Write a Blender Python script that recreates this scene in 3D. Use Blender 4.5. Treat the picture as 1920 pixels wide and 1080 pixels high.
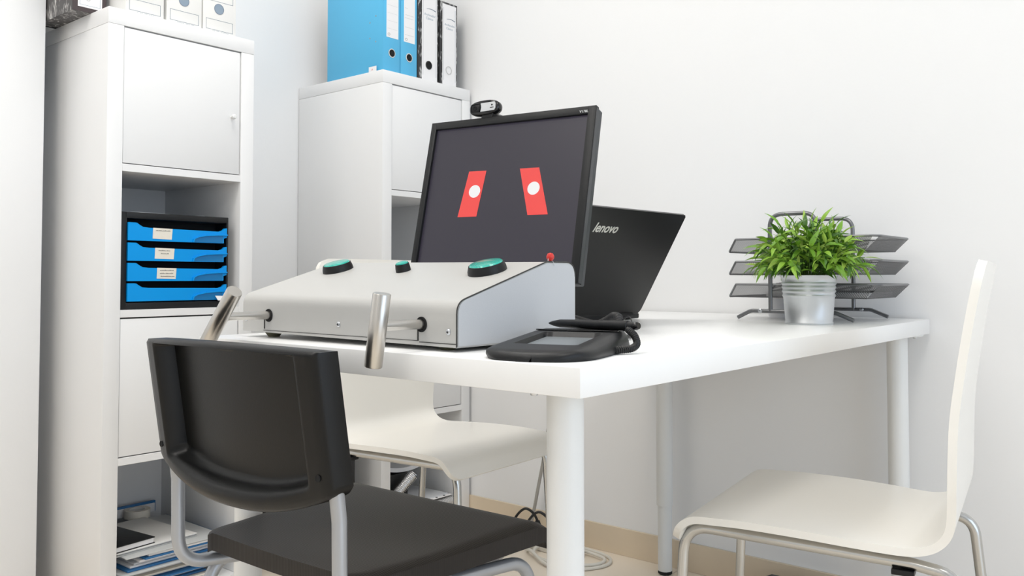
import bpy, bmesh, math, random
from mathutils import Vector, Matrix
random.seed(7)
S = bpy.context.scene
for o in list(bpy.data.objects): bpy.data.objects.remove(o)
COL = S.collection
PI = math.pi
# ------------------------------------------------------------------ camera
CAMH = .82355
cd = bpy.data.cameras.new('camera'); cam = bpy.data.objects.new('camera', cd); COL.objects.link(cam)
cd.sensor_width = 36; cd.lens = 1617.04/1920*36; cd.shift_y = (466.24-540)/1920
cd.clip_start = .02; cd.clip_end = 50
cam.location = (0, 0, CAMH); cam.rotation_euler = (PI/2+.03278, 0, .69652)
S.camera = cam
# ------------------------------------------------------------------ world, light, exposure
w = bpy.data.worlds.new('world'); S.world = w; w.use_nodes = True
w.node_tree.nodes['Background'].inputs[0].default_value = (.80, .88, 1, 1)
w.node_tree.nodes['Background'].inputs[1].default_value = 1.0
S.view_settings.view_transform = 'Standard'; S.view_settings.look = 'None'
S.view_settings.gamma = 1; S.view_settings.use_curve_mapping = False
S.view_settings.exposure = -0.16
def area(name, loc, rot, sx, sy, power, col):
    l = bpy.data.lights.new(name, 'AREA'); l.shape = 'RECTANGLE'; l.size = sx; l.size_y = sy; l.energy = power; l.color = col
    o = bpy.data.objects.new(name, l); COL.objects.link(o); o.location = loc; o.rotation_euler = rot
    return o
CEIL = 2.65; RX = 2.3; FY = -2.4; WX = -2.449; WY = 2.2
PANELS = [((-1.3, -.25), 11), ((-1.5, 1.05), 11), ((.0, .7), 12), ((-.6, -1.6), 5)]  # unseen panels placed to balance the light; left-rear one added to brighten shelves
for (px, py), e in PANELS:
    area('panel_lamp', (px, py, CEIL-.07), (0, 0, 0), .58, .58, e, (1, .975, .93))
area('window_daylight', (RX-.03, .45, 1.18), (0, PI/2, 0), 2.1, 2.4, 31, (.70, .84, 1))

# ------------------------------------------------------------------ materials
def mat(name, col, rough=.5, metal=0., bump=0., scale=60., var=0., spec=.5, coat=0., stretch=None, alpha=None, trans=0.):
    m = bpy.data.materials.new(name); m.use_nodes = True; n = m.node_tree.nodes; L = m.node_tree.links
    b = n['Principled BSDF']; b.inputs['Base Color'].default_value = (*col, 1); b.inputs['Roughness'].default_value = rough
    b.inputs['Metallic'].default_value = metal; b.inputs['Specular IOR Level'].default_value = spec
    if coat: b.inputs['Coat Weight'].default_value = coat; b.inputs['Coat Roughness'].default_value = .08
    if trans: b.inputs['Transmission Weight'].default_value = trans
    tc = n.new('ShaderNodeTexCoord'); mp = n.new('ShaderNodeMapping'); L.new(tc.outputs['Object'], mp.inputs[0])
    if stretch: mp.inputs['Scale'].default_value = stretch
    nz = n.new('ShaderNodeTexNoise'); nz.inputs['Scale'].default_value = scale; nz.inputs['Detail'].default_value = 4; L.new(mp.outputs[0], nz.inputs['Vector'])
    if var:
        r = n.new('ShaderNodeMix'); r.data_type = 'RGBA'; L.new(nz.outputs[0], r.inputs[0])
        r.inputs[6].default_value = tuple(c*(1-var) for c in col)+(1,); r.inputs[7].default_value = tuple(min(1, c*(1+var)) for c in col)+(1,)
        L.new(r.outputs[2], b.inputs['Base Color'])
    if bump:
        bp = n.new('ShaderNodeBump'); bp.inputs['Strength'].default_value = bump; bp.inputs['Distance'].default_value = .002
        L.new(nz.outputs[0], bp.inputs['Height']); L.new(bp.outputs[0], b.inputs['Normal'])
    return m
def s(r, g, b):
    f = lambda c: ((c/255+.055)/1.055)**2.4 if c > 10 else c/255/12.92
    return (f(r), f(g), f(b))
M_wall = mat('white_wall_paint', s(243, 243, 243), .85, bump=.08, scale=140)
M_ceil = mat('ceiling_paint', s(246, 246, 246), .9, bump=.05)
M_tile = mat('beige_floor_tile', s(246, 234, 217), .28, var=.08, scale=5)
M_skirt = mat('beige_skirting_tile', s(226, 209, 184), .4, var=.07, scale=9)
M_grout = mat('grout', s(222, 214, 200), .9, bump=.1)
M_lam = mat('white_laminate', s(237, 237, 237), .38, bump=.03, scale=250)
M_desk = mat('white_desk_foil', s(247, 247, 246), .3, bump=.04, scale=120, stretch=(1, 12, 1))
M_leg = mat('white_powder_coat', s(232, 233, 232), .35, bump=.05, scale=400)
M_gap = mat('dark_gap', s(60, 60, 58), .9, bump=.05)
M_blackp = mat('black_plastic', s(20, 21, 23), .42, spec=.35, bump=.12, scale=700)
M_blackg = mat('black_gloss_plastic', s(16, 16, 18), .15, bump=.01)
M_rubber = mat('black_rubber', s(24, 24, 25), .8, bump=.1)
M_box = mat('grey_powder_coated_steel', s(192, 191, 188), .42, bump=.06, scale=600)
M_box_daylit = mat('grey_coat_daylight_tint', s(194, 196, 199), .42, bump=.06, scale=600)  # same grey paint as the housing, cool window light put into the colour
M_steel = mat('brushed_stainless_steel', s(200, 197, 192), .3, 1., bump=.06, scale=90, stretch=(6, 6, .4))
M_chrome = mat('matt_chrome', s(190, 190, 188), .25, 1., bump=.02)
M_gtube = mat('silver_grey_lacquered_tube', s(172, 175, 180), .35, .55, bump=.02)
M_screw = mat('zinc_screw', s(200, 203, 208), .3, 1., bump=.02)
M_zinc = mat('galvanised_zinc', s(206, 209, 212), .42, .75, bump=.03, scale=40, var=.04)
M_gmesh = mat('grey_lacquered_mesh', s(112, 112, 113), .45, .6, bump=.03)
M_gframe = mat('grey_lacquered_frame', s(128, 129, 131), .35, .7, bump=.02)
M_screen = mat('lcd_screen', s(64, 60, 74), .35, bump=.01)
M_blue = mat('blue_card', s(88, 184, 228), .5, bump=.04, scale=300)
M_bluep = mat('blue_plastic', s(0, 152, 232), .42, spec=.25, bump=.03, scale=300)
M_blueD = mat('blue_plastic_dark', s(6, 120, 184), .35, bump=.03)
M_paper = mat('white_paper', s(240, 239, 240), .8, bump=.03)
M_paperw = mat('warm_paper_label', s(232, 226, 214), .8, var=.04, scale=150)
M_card = mat('white_cardboard', s(238, 237, 234), .75, bump=.05, scale=200)
M_ink = mat('grey_blue_ink', s(150, 166, 180), .8, bump=.01)
M_ink2 = mat('pencil_ink', s(140, 138, 130), .8, bump=.01)
M_frameink = mat('frame_ink', s(120, 132, 148), .8, bump=.01)
M_ring = mat('ring_metal', s(215, 215, 215), .25, 1., bump=.01)
M_hole = mat('dark_hole', s(12, 12, 14), .9, bump=.01)
M_holeb = mat('box_hole_inside', s(140, 156, 172), .9, bump=.01)
M_white = mat('white_moulded_plywood', s(246, 243, 236), .28, bump=.02, scale=60, coat=.15)
M_green = mat('green_lens', s(16, 178, 160), .12, bump=.5, scale=350, coat=.6)
M_soil = mat('dark_soil', s(48, 42, 34), .95, bump=.8, scale=120)
M_stem = mat('green_stem', s(88, 124, 42), .5, bump=.05)
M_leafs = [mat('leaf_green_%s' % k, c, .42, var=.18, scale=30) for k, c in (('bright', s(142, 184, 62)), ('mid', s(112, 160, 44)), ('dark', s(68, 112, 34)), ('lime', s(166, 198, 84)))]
M_red = mat('red_glass_bead', s(214, 52, 44), .3, bump=.3, scale=300)
M_cable_g = mat('grey_cable', s(168, 164, 156), .5, bump=.02)
M_cable_w = mat('white_cable', s(226, 222, 212), .5, bump=.02)
M_cable_b = mat('black_cable', s(22, 22, 23), .5, bump=.02)
M_foot = mat('translucent_rubber_foot', s(120, 118, 96), .6, bump=.05)
M_silver = mat('silver_plastic', s(206, 208, 210), .35, .3, bump=.02)
M_text = mat('silver_lettering', s(225, 224, 216), .3, .6, bump=.01)
M_padlcd = mat('pad_lcd', s(120, 126, 130), .3, bump=.01)
M_green2 = mat('yellow_green_folder', s(176, 188, 70), .6, bump=.02)
M_bluf = mat('blue_folder', s(46, 112, 168), .5, bump=.02)
M_sleeve = mat('clear_sleeve', s(206, 208, 212), .25, bump=.3, scale=30)
M_tray = mat('grey_white_tray', s(200, 202, 202), .35, bump=.02)

def emit(name, col, st):
    m = bpy.data.materials.new(name); m.use_nodes = True; b = m.node_tree.nodes['Principled BSDF']
    b.inputs['Base Color'].default_value = (0, 0, 0, 1); b.inputs['Emission Color'].default_value = (*col, 1); b.inputs['Emission Strength'].default_value = st
    b.inputs['Roughness'].default_value = .4
    return m
M_scr = emit('lit_dark_screen', s(56, 52, 66), .8)
M_scrred = emit('screen_red', s(252, 78, 74), 1.)
M_scrwht = emit('screen_white', s(252, 252, 252), 1.)
M_led = emit('led_diffuser', (1, .96, .9), 3.)

def marble(name, base, spot):
    m = bpy.data.materials.new(name); m.use_nodes = True; n = m.node_tree.nodes; L = m.node_tree.links; b = n['Principled BSDF']
    tc = n.new('ShaderNodeTexCoord'); mp = n.new('ShaderNodeMapping'); mp.inputs['Scale'].default_value = (1, 1, .45)
    nz = n.new('ShaderNodeTexNoise'); nz.inputs['Scale'].default_value = 75; nz.inputs['Detail'].default_value = 3; nz.inputs['Distortion'].default_value = .8
    cr = n.new('ShaderNodeValToRGB'); cr.color_ramp.elements[0].position = .52; cr.color_ramp.elements[0].color = (*base, 1)
    cr.color_ramp.elements[1].position = .72; cr.color_ramp.elements[1].color = (*spot, 1)
    L.new(tc.outputs['Object'], mp.inputs[0]); L.new(mp.outputs[0], nz.inputs['Vector']); L.new(nz.outputs[0], cr.inputs[0]); L.new(cr.outputs[0], b.inputs['Base Color']); b.inputs['Roughness'].default_value = .5
    return m
M_marb = marble('black_marbled_card', s(44, 44, 46), s(200, 200, 200))
M_marbg = marble('grey_marbled_card', s(88, 86, 86), s(215, 213, 210))
def seatmat():
    m = bpy.data.materials.new('black_ribbed_seat_plastic'); m.use_nodes = True; n = m.node_tree.nodes; L = m.node_tree.links; b = n['Principled BSDF']
    b.inputs['Base Color'].default_value = (*s(34, 30, 28), 1); b.inputs['Roughness'].default_value = .48; b.inputs['Specular IOR Level'].default_value = .35
    tc = n.new('ShaderNodeTexCoord'); a = n.new('ShaderNodeTexWave'); a.bands_direction = 'X'; a.inputs['Scale'].default_value = 95
    c = n.new('ShaderNodeTexWave'); c.bands_direction = 'Y'; c.inputs['Scale'].default_value = 95
    mx = n.new('ShaderNodeMath'); mx.operation = 'ADD'; bp = n.new('ShaderNodeBump'); bp.inputs['Strength'].default_value = .16; bp.inputs['Distance'].default_value = .001
    for q in (a, c): L.new(tc.outputs['Object'], q.inputs['Vector'])
    L.new(a.outputs['Fac'], mx.inputs[0]); L.new(c.outputs['Fac'], mx.inputs[1]); L.new(mx.outputs[0], bp.inputs['Height']); L.new(bp.outputs[0], b.inputs['Normal'])
    return m
M_seat = seatmat()
M_bback = mat('black_backrest_plastic', s(14, 14, 14), .36, spec=.3, bump=.06, scale=500)

# ------------------------------------------------------------------ mesh helpers
FINE = {'printed_lines', 'handwriting', 'printed_frame', 'printed_text', 'printed_swoosh', 'panel_seam', 'screw_heads', 'punch_hole', 'ribs'}
def finish(name, bm, m, parent=None, smooth=True, ang=38):
    bm.normal_update()
    if smooth:
        for f in bm.faces: f.smooth = True
        c = math.radians(ang)
        for e in bm.edges:
            if len(e.link_faces) == 2:
                try:
                    if e.calc_face_angle() > c: e.smooth = False
                except ValueError: pass
    me = bpy.data.meshes.new(name); bm.to_mesh(me); bm.free()
    for x in (m if isinstance(m, (list, tuple)) else [m]): me.materials.append(x)
    o = bpy.data.objects.new(name, me); COL.objects.link(o)
    if parent: o.parent = parent
    if name in FINE: o['kind'] = 'stuff'
    return o
def B(): return bmesh.new()
def box(bm, x0, x1, y0, y1, z0, z1, bev=0., mi=0, mtx=None, seg=2):
    r = bmesh.ops.create_cube(bm, size=1); vs = r['verts']
    for v in vs: v.co = Vector((x0+(v.co.x+.5)*(x1-x0), y0+(v.co.y+.5)*(y1-y0), z0+(v.co.z+.5)*(z1-z0)))
    fs = set(f for v in vs for f in v.link_faces)
    if bev:
        es = list(set(e for v in vs for e in v.link_edges))
        r = bmesh.ops.bevel(bm, geom=es, offset=bev, segments=seg, affect='EDGES', profile=.5)
        fs = set(r['faces']) | set(f for v in r['verts'] for f in v.link_faces)
        vs = list(set(v for f in fs for v in f.verts))
    for f in fs: f.material_index = mi
    if mtx is not None:
        for v in vs: v.co = mtx @ v.co
    return bm
def catmull(pts, n=8):
    P = [Vector(p) for p in pts]; out = []
    for i in range(len(P)-1):
        p0 = P[max(i-1, 0)]; p1 = P[i]; p2 = P[i+1]; p3 = P[min(i+2, len(P)-1)]
        for k in range(n):
            t = k/n; out.append(.5*((2*p1)+(-p0+p2)*t+(2*p0-5*p1+4*p2-p3)*t*t+(-p0+3*p1-3*p2+p3)*t**3))
    out.append(P[-1]); return out
def fillet(pts, r, n=6):
    P = [Vector(p) for p in pts]; out = [P[0]]
    for i in range(1, len(P)-1):
        a = (P[i-1]-P[i]); b = (P[i+1]-P[i]); la, lb = a.length, b.length; a.normalize(); b.normalize()
        th = a.angle(b); d = min(r/math.tan(th/2) if th < 3.1 else 0, la*.48, lb*.48)
        s0 = P[i]+a*d; s1 = P[i]+b*d
        for k in range(n+1):
            t = k/n; out.append((1-t)**2*s0+2*t*(1-t)*P[i]+t*t*s1)
    out.append(P[-1]); return out
def tube(bm, pts, r, seg=14, cap=True, mi=0):
    P = [Vector(p) for p in pts]; rr = r if isinstance(r, (list, tuple)) else [r]*len(P)
    T = [(P[min(i+1, len(P)-1)]-P[max(i-1, 0)]).normalized() for i in range(len(P))]
    up = Vector((0, 0, 1)) if abs(T[0].z) < .9 else Vector((1, 0, 0)); N = (up-T[0]*up.dot(T[0])).normalized(); rings = []
    for i, p in enumerate(P):
        N = (N-T[i]*N.dot(T[i])).normalized(); Bn = T[i].cross(N)
        rings.append([bm.verts.new(p+(N*math.cos(2*PI*k/seg)+Bn*math.sin(2*PI*k/seg))*rr[i]) for k in range(seg)])
    for a, b in zip(rings, rings[1:]):
        for k in range(seg):
            f = bm.faces.new((a[k], b[k], b[(k+1) % seg], a[(k+1) % seg])); f.material_index = mi
    if cap:
        bm.faces.new(rings[0]).material_index = mi; bm.faces.new(rings[-1][::-1]).material_index = mi
    return bm
def lathe(bm, prof, seg=32, mtx=None, mi=0, caps=True):
    rings = []
    for r, z in prof:
        ring = []
        for k in range(seg):
            v = Vector((r*math.cos(2*PI*k/seg), r*math.sin(2*PI*k/seg), z))
            ring.append(bm.verts.new(mtx @ v if mtx is not None else v))
        rings.append(ring)
    for a, b in zip(rings, rings[1:]):
        for k in range(seg):
            f = bm.faces.new((a[k], a[(k+1) % seg], b[(k+1) % seg], b[k])); f.material_index = mi
    if caps:
        bm.faces.new(rings[0][::-1]).material_index = mi; bm.faces.new(rings[-1]).material_index = mi
    return bm
def prism(bm, poly, a, b, f, mi=0):
    """poly 2-D outline extruded from a to b; f(u, v, w) -> Vector"""
    A = [bm.verts.new(f(u, v, a)) for u, v in poly]; Bv = [bm.verts.new(f(u, v, b)) for u, v in poly]; n = len(poly)
    fs = [bm.faces.new(A), bm.faces.new(Bv[::-1])]
    for i in range(n): fs.append(bm.faces.new((A[i], Bv[i], Bv[(i+1) % n], A[(i+1) % n])))
    for x in fs: x.material_index = mi
    bmesh.ops.recalc_face_normals(bm, faces=fs)
    return bm
def solidgrid(bm, nu, nv, top, bot):
    """closed solid between two (u, v) surfaces, u and v in 0..1"""
    T = [[bm.verts.new(top(i/nu, j/nv)) for j in range(nv+1)] for i in range(nu+1)]
    D = [[bm.verts.new(bot(i/nu, j/nv)) for j in range(nv+1)] for i in range(nu+1)]
    for i in range(nu):
        for j in range(nv):
            bm.faces.new((T[i][j], T[i+1][j], T[i+1][j+1], T[i][j+1])); bm.faces.new((D[i][j], D[i][j+1], D[i+1][j+1], D[i+1][j]))
    for i in range(nu):
        bm.faces.new((T[i][0], D[i][0], D[i+1][0], T[i+1][0])); bm.faces.new((T[i][nv], T[i+1][nv], D[i+1][nv], D[i][nv]))
    for j in range(nv):
        bm.faces.new((T[0][j], T[0][j+1], D[0][j+1], D[0][j])); bm.faces.new((T[nu][j], D[nu][j], D[nu][j+1], T[nu][j+1]))
    bmesh.ops.recalc_face_normals(bm, faces=bm.faces[:])
    return bm
def text(name, body, size, m, parent, mtx, ext=.0004, shear=0., bold=0.):
    c = bpy.data.curves.new('t', 'FONT'); c.body = body; c.size = size; c.extrude = ext; c.shear = shear; c.offset = bold; c.resolution_u = 3
    t = bpy.data.objects.new('t', c); COL.objects.link(t)
    me = bpy.data.meshes.new_from_object(t.evaluated_get(bpy.context.evaluated_depsgraph_get())); bpy.data.objects.remove(t)
    me.name = name; me.materials.clear(); me.materials.append(m); me.transform(mtx)
    o = bpy.data.objects.new(name, me); COL.objects.link(o); o.parent = parent
    return o
def thing(name, label, cat, loc=(0, 0, 0), rotz=0., group=None):
    o = bpy.data.objects.new(name, None); COL.objects.link(o); o.empty_display_size = .05
    o.location = loc; o.rotation_euler = (0, 0, rotz); o['label'] = label; o['category'] = cat
    if group: o['group'] = group
    return o
def struct(name, bm, m, parent=None):
    o = finish(name, bm, m, parent)
    if not parent: o['kind'] = 'structure'
    return o
def frame(origin, ex, ey):
    ex = Vector(ex).normalized(); ey = Vector(ey); ey = (ey-ex*ey.dot(ex)).normalized(); ez = ex.cross(ey)
    m = Matrix.Identity(4)
    for i, a in enumerate((ex, ey, ez)):
        for k in range(3): m[k][i] = a[k]
    for k in range(3): m[k][3] = origin[k]
    return m

# ================================================================== ROOM
T = .04
fl = struct('floor', box(B(), WX-.6, RX, FY, WY, -.08, -.004), M_grout)
# floor tiles, joints run with the walls
TS = .452
tmesh = None
x = -.36+TS*6
xs = []
xx = -1.214-TS*3
while xx < RX: xs.append(xx); xx += TS
ys = []; yy = WY
while yy > FY: ys.append(yy); yy -= TS
for x0 in xs:
    for y1 in ys:
        a, b, c, d = x0, min(x0+TS, RX), max(y1-TS, FY), y1
        if x0 < WX: a = WX
        if b-a < .02: continue
        if abs((b-a)-TS) < 1e-4 and abs((d-c)-TS) < 1e-4:
            if tmesh is None:
                o = finish('tile', box(B(), -TS/2+.001, TS/2-.001, -TS/2+.001, TS/2-.001, -.008, 0, .0006, seg=1), M_tile, fl); tmesh = o.data
            else:
                o = bpy.data.objects.new('tile', tmesh); COL.objects.link(o); o.parent = fl
            o.location = ((a+b)/2, (c+d)/2, 0)
        else:
            o = finish('tile', box(B(), a+.001-(a+b)/2, b-.001-(a+b)/2, c+.001-(c+d)/2, d-.001-(c+d)/2, -.008, 0, .0006, seg=1), M_tile, fl); o.location = ((a+b)/2, (c+d)/2, 0)
struct('wall_back', box(B(), WX-.1, RX+.1, WY, WY+.1, -.08, CEIL), M_wall)
struct('wall_left', box(B(), WX-.1, WX, FY, WY, -.08, CEIL), M_wall)
PX, PY = -2.282, .899
struct('wall_pillar', box(B(), WX, PX, FY, PY, -.004, CEIL, .004), M_wall)
struct('wall_front', box(B(), WX-.1, RX+.1, FY-.1, FY, -.08, CEIL), M_wall)
bm = B()
for a in ((FY, -.80, -.08, CEIL), (1.70, WY, -.08, CEIL), (-.80, 1.70, -.08, .10), (-.80, 1.70, 2.26, CEIL)): box(bm, RX, RX+.1, a[0], a[1], a[2], a[3])
struct('wall_right', bm, M_wall)
bm = B(); z0, z1 = .10, 2.26
for a in ((-.80, -.75, z0, z1), (1.65, 1.70, z0, z1), (.43, .47, z0, z1), (-.80, 1.70, z0, z0+.05), (-.80, 1.70, z1-.05, z1)): box(bm, RX+.02, RX+.08, a[0], a[1], a[2], a[3])
wf = struct('window_1', bm, M_leg)
struct('ceiling', box(B(), WX-.1, RX+.1, FY-.1, WY+.1, CEIL, CEIL+.08), M_ceil)
for i, ((px, py), e) in enumerate(PANELS):
    t = thing('ceiling_light', ['square LED ceiling panel before the shelves', 'added square LED ceiling panel brightening the left rear', 'square LED ceiling panel on the window side', 'square LED ceiling panel behind the camera'][i], 'ceiling light', (px, py, CEIL-.03))
    bm = B()
    for a in ((-.31, .31, -.31, -.29), (-.31, .31, .29, .31), (-.31, -.29, -.29, .29), (.29, .31, -.29, .29)): box(bm, a[0], a[1], a[2], a[3], 0, .03)
    finish('frame', bm, M_leg, t); finish('diffuser', box(B(), -.29, .29, -.29, .29, .008, .014), M_led, t)
# skirting, tile pieces with joints
sk = struct('baseboard_back', box(B(), WX, RX, WY-.009, WY, -.004, .078), M_grout)
jx = [-2.43, -2.10, -1.655, -1.214, -.77, -.33, .12, .57, 1.02, 1.47, 1.92, RX-.002]
for a, b in zip(jx, jx[1:]): finish('tile', box(B(), a+.001, b-.001, WY-.0125, WY-.008, 0, .0795, .0008, seg=1), M_skirt, sk)
sk = struct('baseboard_left', box(B(), PX, PX+.01, FY, PY+.0, 0, .078), M_grout)
ys2 = [PY-.45*k for k in range(8)]
for a, b in zip(ys2[1:], ys2): finish('tile', box(B(), PX+.008, PX+.014, max(a, FY)+.001, b-.001, 0, .08, .0008, seg=1), M_skirt, sk)

# ================================================================== SHELVING UNITS
UH, UW, UD, UT, Ut = 1.47, .399, .39, .0386, .018
OP = (UH-2*UT-3*Ut)/4
def shelf_unit(X, Y, label, doors, backx):
    d = X-backx
    t = thing('shelving_unit', label, 'shelf', (X, Y, 0))
    e = .0008
    finish('top_board', box(B(), -d, 0, 0, UW, UH-UT, UH, e), M_lam, t)
    finish('bottom_board', box(B(), -d, 0, 0, UW, 0, UT, e), M_lam, t)
    for k in (0, 1):
        y = 0 if k == 0 else UW-UT
        finish('side_panel', box(B(), -d, 0, y, y+UT, UT+.0006, UH-UT-.0006, e), M_lam, t)
    finish('back_panel', box(B(), -d, -d+.004, UT, UW-UT, UT, UH-UT), M_lam, t)
    zs = []
    for k in range(3):
        z = UT+OP*(k+1)+Ut*k; finish('shelf_board', box(B(), -d, -.0005, UT, UW-UT, z, z+Ut, .0005, seg=1), M_lam, t); zs.append(z)
    tiers = [(UT, zs[0]), (zs[0]+Ut, zs[1]), (zs[1]+Ut, zs[2]), (zs[2]+Ut, UH-UT)]
    for k in doors:
        a, b = tiers[k]
        finish('door_gap_shade', box(B(), -.03, -.022, UT, UW-UT, a, b), M_gap, t)  # dark sheet behind the door stands in for shade in its gap
        dr = finish('door', box(B(), -.018, -.002, UT+.0015, UW-UT-.0035, a+.0025, b-.0035, .0008), M_lam, t)
        zk = a+(b-a)*.46
        finish('knob', lathe(B(), [(.003, 0), (.003, .006), (.0065, .011), (.0065, .014), (.004, .0165)], 16, frame((-.002, UW-UT-.027, zk), (0, 1, 0), (0, 0, 1))), M_leg, dr)
        for zz in (b-.03, b-.075, a+.05):
            pass
    return t, tiers
X1, Y1 = -2.0447, .9454; X2, Y2 = -2.017, 1.7858
u1, tiers = shelf_unit(X1, Y1, 'tall white shelving unit nearer the camera, holding the blue drawer box', (1, 3), WX+.003)
u2, _ = shelf_unit(X2, Y2, 'tall white shelving unit in the corner, topped by the blue and black binders', (1, 3), WX+.003)

# note taped on lower door of unit 1
t = thing('taped_note', 'small faded paper note taped to the lower white door', 'note', (X1-.0018, 1.222, .66))
finish('paper', box(B(), 0, .0006, -.018, .028, -.085, 0, 0), M_paperw, t)
bm = B()
for k, (a, b) in enumerate(((-.014, .02), (-.008, .01), (-.012, .012), (-.01, .016))): box(bm, .0006, .0009, a, b, -.012-.017*k, -.009-.017*k)
finish('handwriting', bm, M_ink2, t)

# ---- blue drawer box in unit 1
a, b = tiers[2]
DX = X1-.012
t = thing('desktop_drawer_box', 'black desktop drawer box with four blue drawers inside the nearer shelving unit', 'drawer box', (DX, 0, a))
y0, y1, hh = .988, 1.279, .238
D = .33
finish('case', box(box(box(box(box(B(), -D, 0, y0, y0+.016, 0, hh, .002), -D, 0, y1-.006, y1, 0, hh, .002), -D, 0, y0+.014, y1-.004, 0, .017, .002), -D, .0, y0+.01, y1-.002, hh-.016, hh, .003), -D, -D+.004, y0, y1, 0, hh), M_blackp, t)
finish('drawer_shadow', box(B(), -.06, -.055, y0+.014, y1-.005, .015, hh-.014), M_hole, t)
dz = .0495; base = .020
for k in range(4):
    z = base+k*dz; H = .044
    ya, yb = y0+.0165, y1-.007; W = yb-ya
    out = [(0, 0), (W*.965, 0), (W*.965, .012)]
    out += [(W, .0155), (W, H-.004)]
    out += [(W-.006, H-.0045), (W-.012, H-.010), (W-.022, H-.0135)]
    out += [(W*.2, H-.0115), (W*.14, H-.010), (W*.105, H-.005), (W*.085, H-.001), (W*.07, H), (0, H)]
    dr = finish('drawer', prism(B(), out, -.004, .004, lambda u, v, w, z=z, ya=ya: Vector((w, ya+u, z+v))), M_bluep, t, ang=25)
    gp = [(W*.645, 0), (W*.655, .008), (W*.69, .0125), (W*.78, .0165), (W*.9, .0185), (W*.955, .0185), (W*.955, 0)]
    finish('grip', prism(B(), gp, .0038, .0046, lambda u, v, w, z=z, ya=ya: Vector((w, ya+u, z+.0008+v))), M_blueD, dr)
    lip = [(W*.64, .0005), (W*.65, .0085), (W*.69, .0135), (W*.78, .0178), (W*.9, .0200), (W, .0205), (W, .0235), (W*.9, .0228), (W*.77, .0205), (W*.68, .0155), (W*.635, .009), (W*.63, .0005)]
    finish('grip_lip', prism(B(), lip, .003, .0085, lambda u, v, w, z=z, ya=ya: Vector((w, ya+u, z+v))), M_bluep, dr)
    finish('drawer_body', box(B(), -D+.02, -.004, ya+.006, yb-.004, z+.002, z+.02), M_blueD, dr)
    if k:
        ly = ya+W*(.30-(k-1)*.022+.02)-.012
        lb = finish('paper_label', prism(B(), [(0, 0), (.05, -.001), (.052, .026), (.001, .027)], .004, .0047, lambda u, v, w, z=z, ly=ly: Vector((w, ly+u, z+.006+v))), M_paperw, dr)
        bm = B(); rows = {3: [(.008, .044)], 2: [(.01, .04), (.016, .036)], 1: [(.008, .044), (.008, .042), (.01, .046)]}[k]
        for q, (p0, p1) in enumerate(rows):
            zz = z+.006+.020-q*.0075; yy = ly+p0
            while yy < ly+p1:
                wd = random.uniform(.0012, .003); box(bm, .0047, .005, yy, yy+wd*.75, zz-.0008, zz+.0005+random.random()*.0015); yy += wd
        finish('handwriting', bm, M_ink2, lb)
tb = finish('paper_tab', prism(B(), [(0, 0), (.028, -.001), (.030, -.013), (.006, -.0125)], 0, .0008, lambda u, v, w: Vector((.009+w-v*.3, y1-.043+u, .0305+v))), M_paper, t)
t = thing('loose_sheets', 'curled sheets lying on top of the black drawer box', 'paper', (DX-.05, 1.14, a+hh))
for k in range(3):
    finish('sheet', solidgrid(B(), 10, 4, lambda u, v, k=k: Vector((-.2+v*.2-.01*k, -.11+u*.2+.01*k, .0016+.001*k+.003*(.5+.5*math.sin(u*5+k)))), lambda u, v, k=k: Vector((-.2+v*.2-.01*k, -.11+u*.2+.01*k, .001*k+.0009+.003*(.5+.5*math.sin(u*5+k))))), M_sleeve, t)

# ---- binders on unit 2
def binder(label, y, wid, h, cover, spinecol, spx, dep=.285, holes=False, ringm=M_hole, texts=None, plain=False, group=None, lab=True, base=UH, xface=True):
    t = thing('lever_arch_binder', label, 'binder', (spx, y, base), 0, group)
    th = .0028
    c = finish('cover', box(box(box(B(), -dep, 0, 0, th, 0, h, .0006), -dep, 0, wid-th, wid, 0, h, .0006), -th, 0, th*.5, wid-th*.5, 0, h, .0006), cover, t)
    finish('pages', box(B(), -dep+.01, -.012, th+.004, wid-th-.008, .004, h-.012), M_paper, t)
    return t, th
def ring(parent, x, y, z, r, inner, rim=M_ring):
    q = finish('finger_ring', lathe(B(), [(r*.78, 0), (r, 0), (r, .0015), (r*.8, .002), (r*.78, 0)], 24, frame((x, y, z), (0, 1, 0), (0, 0, 1)), caps=False), rim, parent)
    finish('ring_hole', lathe(B(), [(r*.8, 0), (r*.8, .0006)], 24, frame((x, y, z), (0, 1, 0), (0, 0, 1))), inner, q)
SX = -2.035
t, th = binder('light blue lever arch binder, leftmost on the corner unit, its wide cover showing', 1.7995, .074, .318, M_blue, None, SX, dep=.275)
for (dx, dz_) in ((-.032, .180), (-.060, .163), (-.060, .113), (-.032, .098)):
    finish('cover_rivet', lathe(B(), [(.0026, 0), (.0026, .0008), (.0012, .0012)], 10, frame((dx, 0, dz_), (1, 0, 0), (0, 0, 1)) @ Matrix.Identity(4)), M_ink, t)
sl = finish('spine_label', box(B(), 0, .0007, .016, .066, .112, .30, 0), M_paper, t)
bm = B()
for z in (.14, .165, .19, .215, .24): box(bm, .0007, .0009, .02, .062, z, z+.0007)
finish('printed_lines', bm, M_silver, sl)
finish('printed_circle', lathe(B(), [(.0036, 0), (.0046, 0), (.0046, .0003), (.0036, .0003), (.0036, 0)], 16, frame((.0007, .026, .122), (0, 1, 0), (0, 0, 1)), caps=False), M_ink2, sl)
ring(t, 0, .0385, .063, .0145, M_hole)
t, th = binder('light blue lever arch binder with white spine label, between blue and black binders', 1.8760, .0715, .318, M_blue, None, SX, dep=.275)
sl = finish('spine_label', box(B(), 0, .0007, .014, .062, .112, .30, 0), M_paper, t)
bm = B()
for z, a0, b0 in ((.262, .018, .050), (.222, .018, .03), (.200, .02, .056), (.19, .018, .056), (.16, .018, .058), (.135, .018, .058)): box(bm, .0007, .0009, a0, b0, z, z+.0012)
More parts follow.
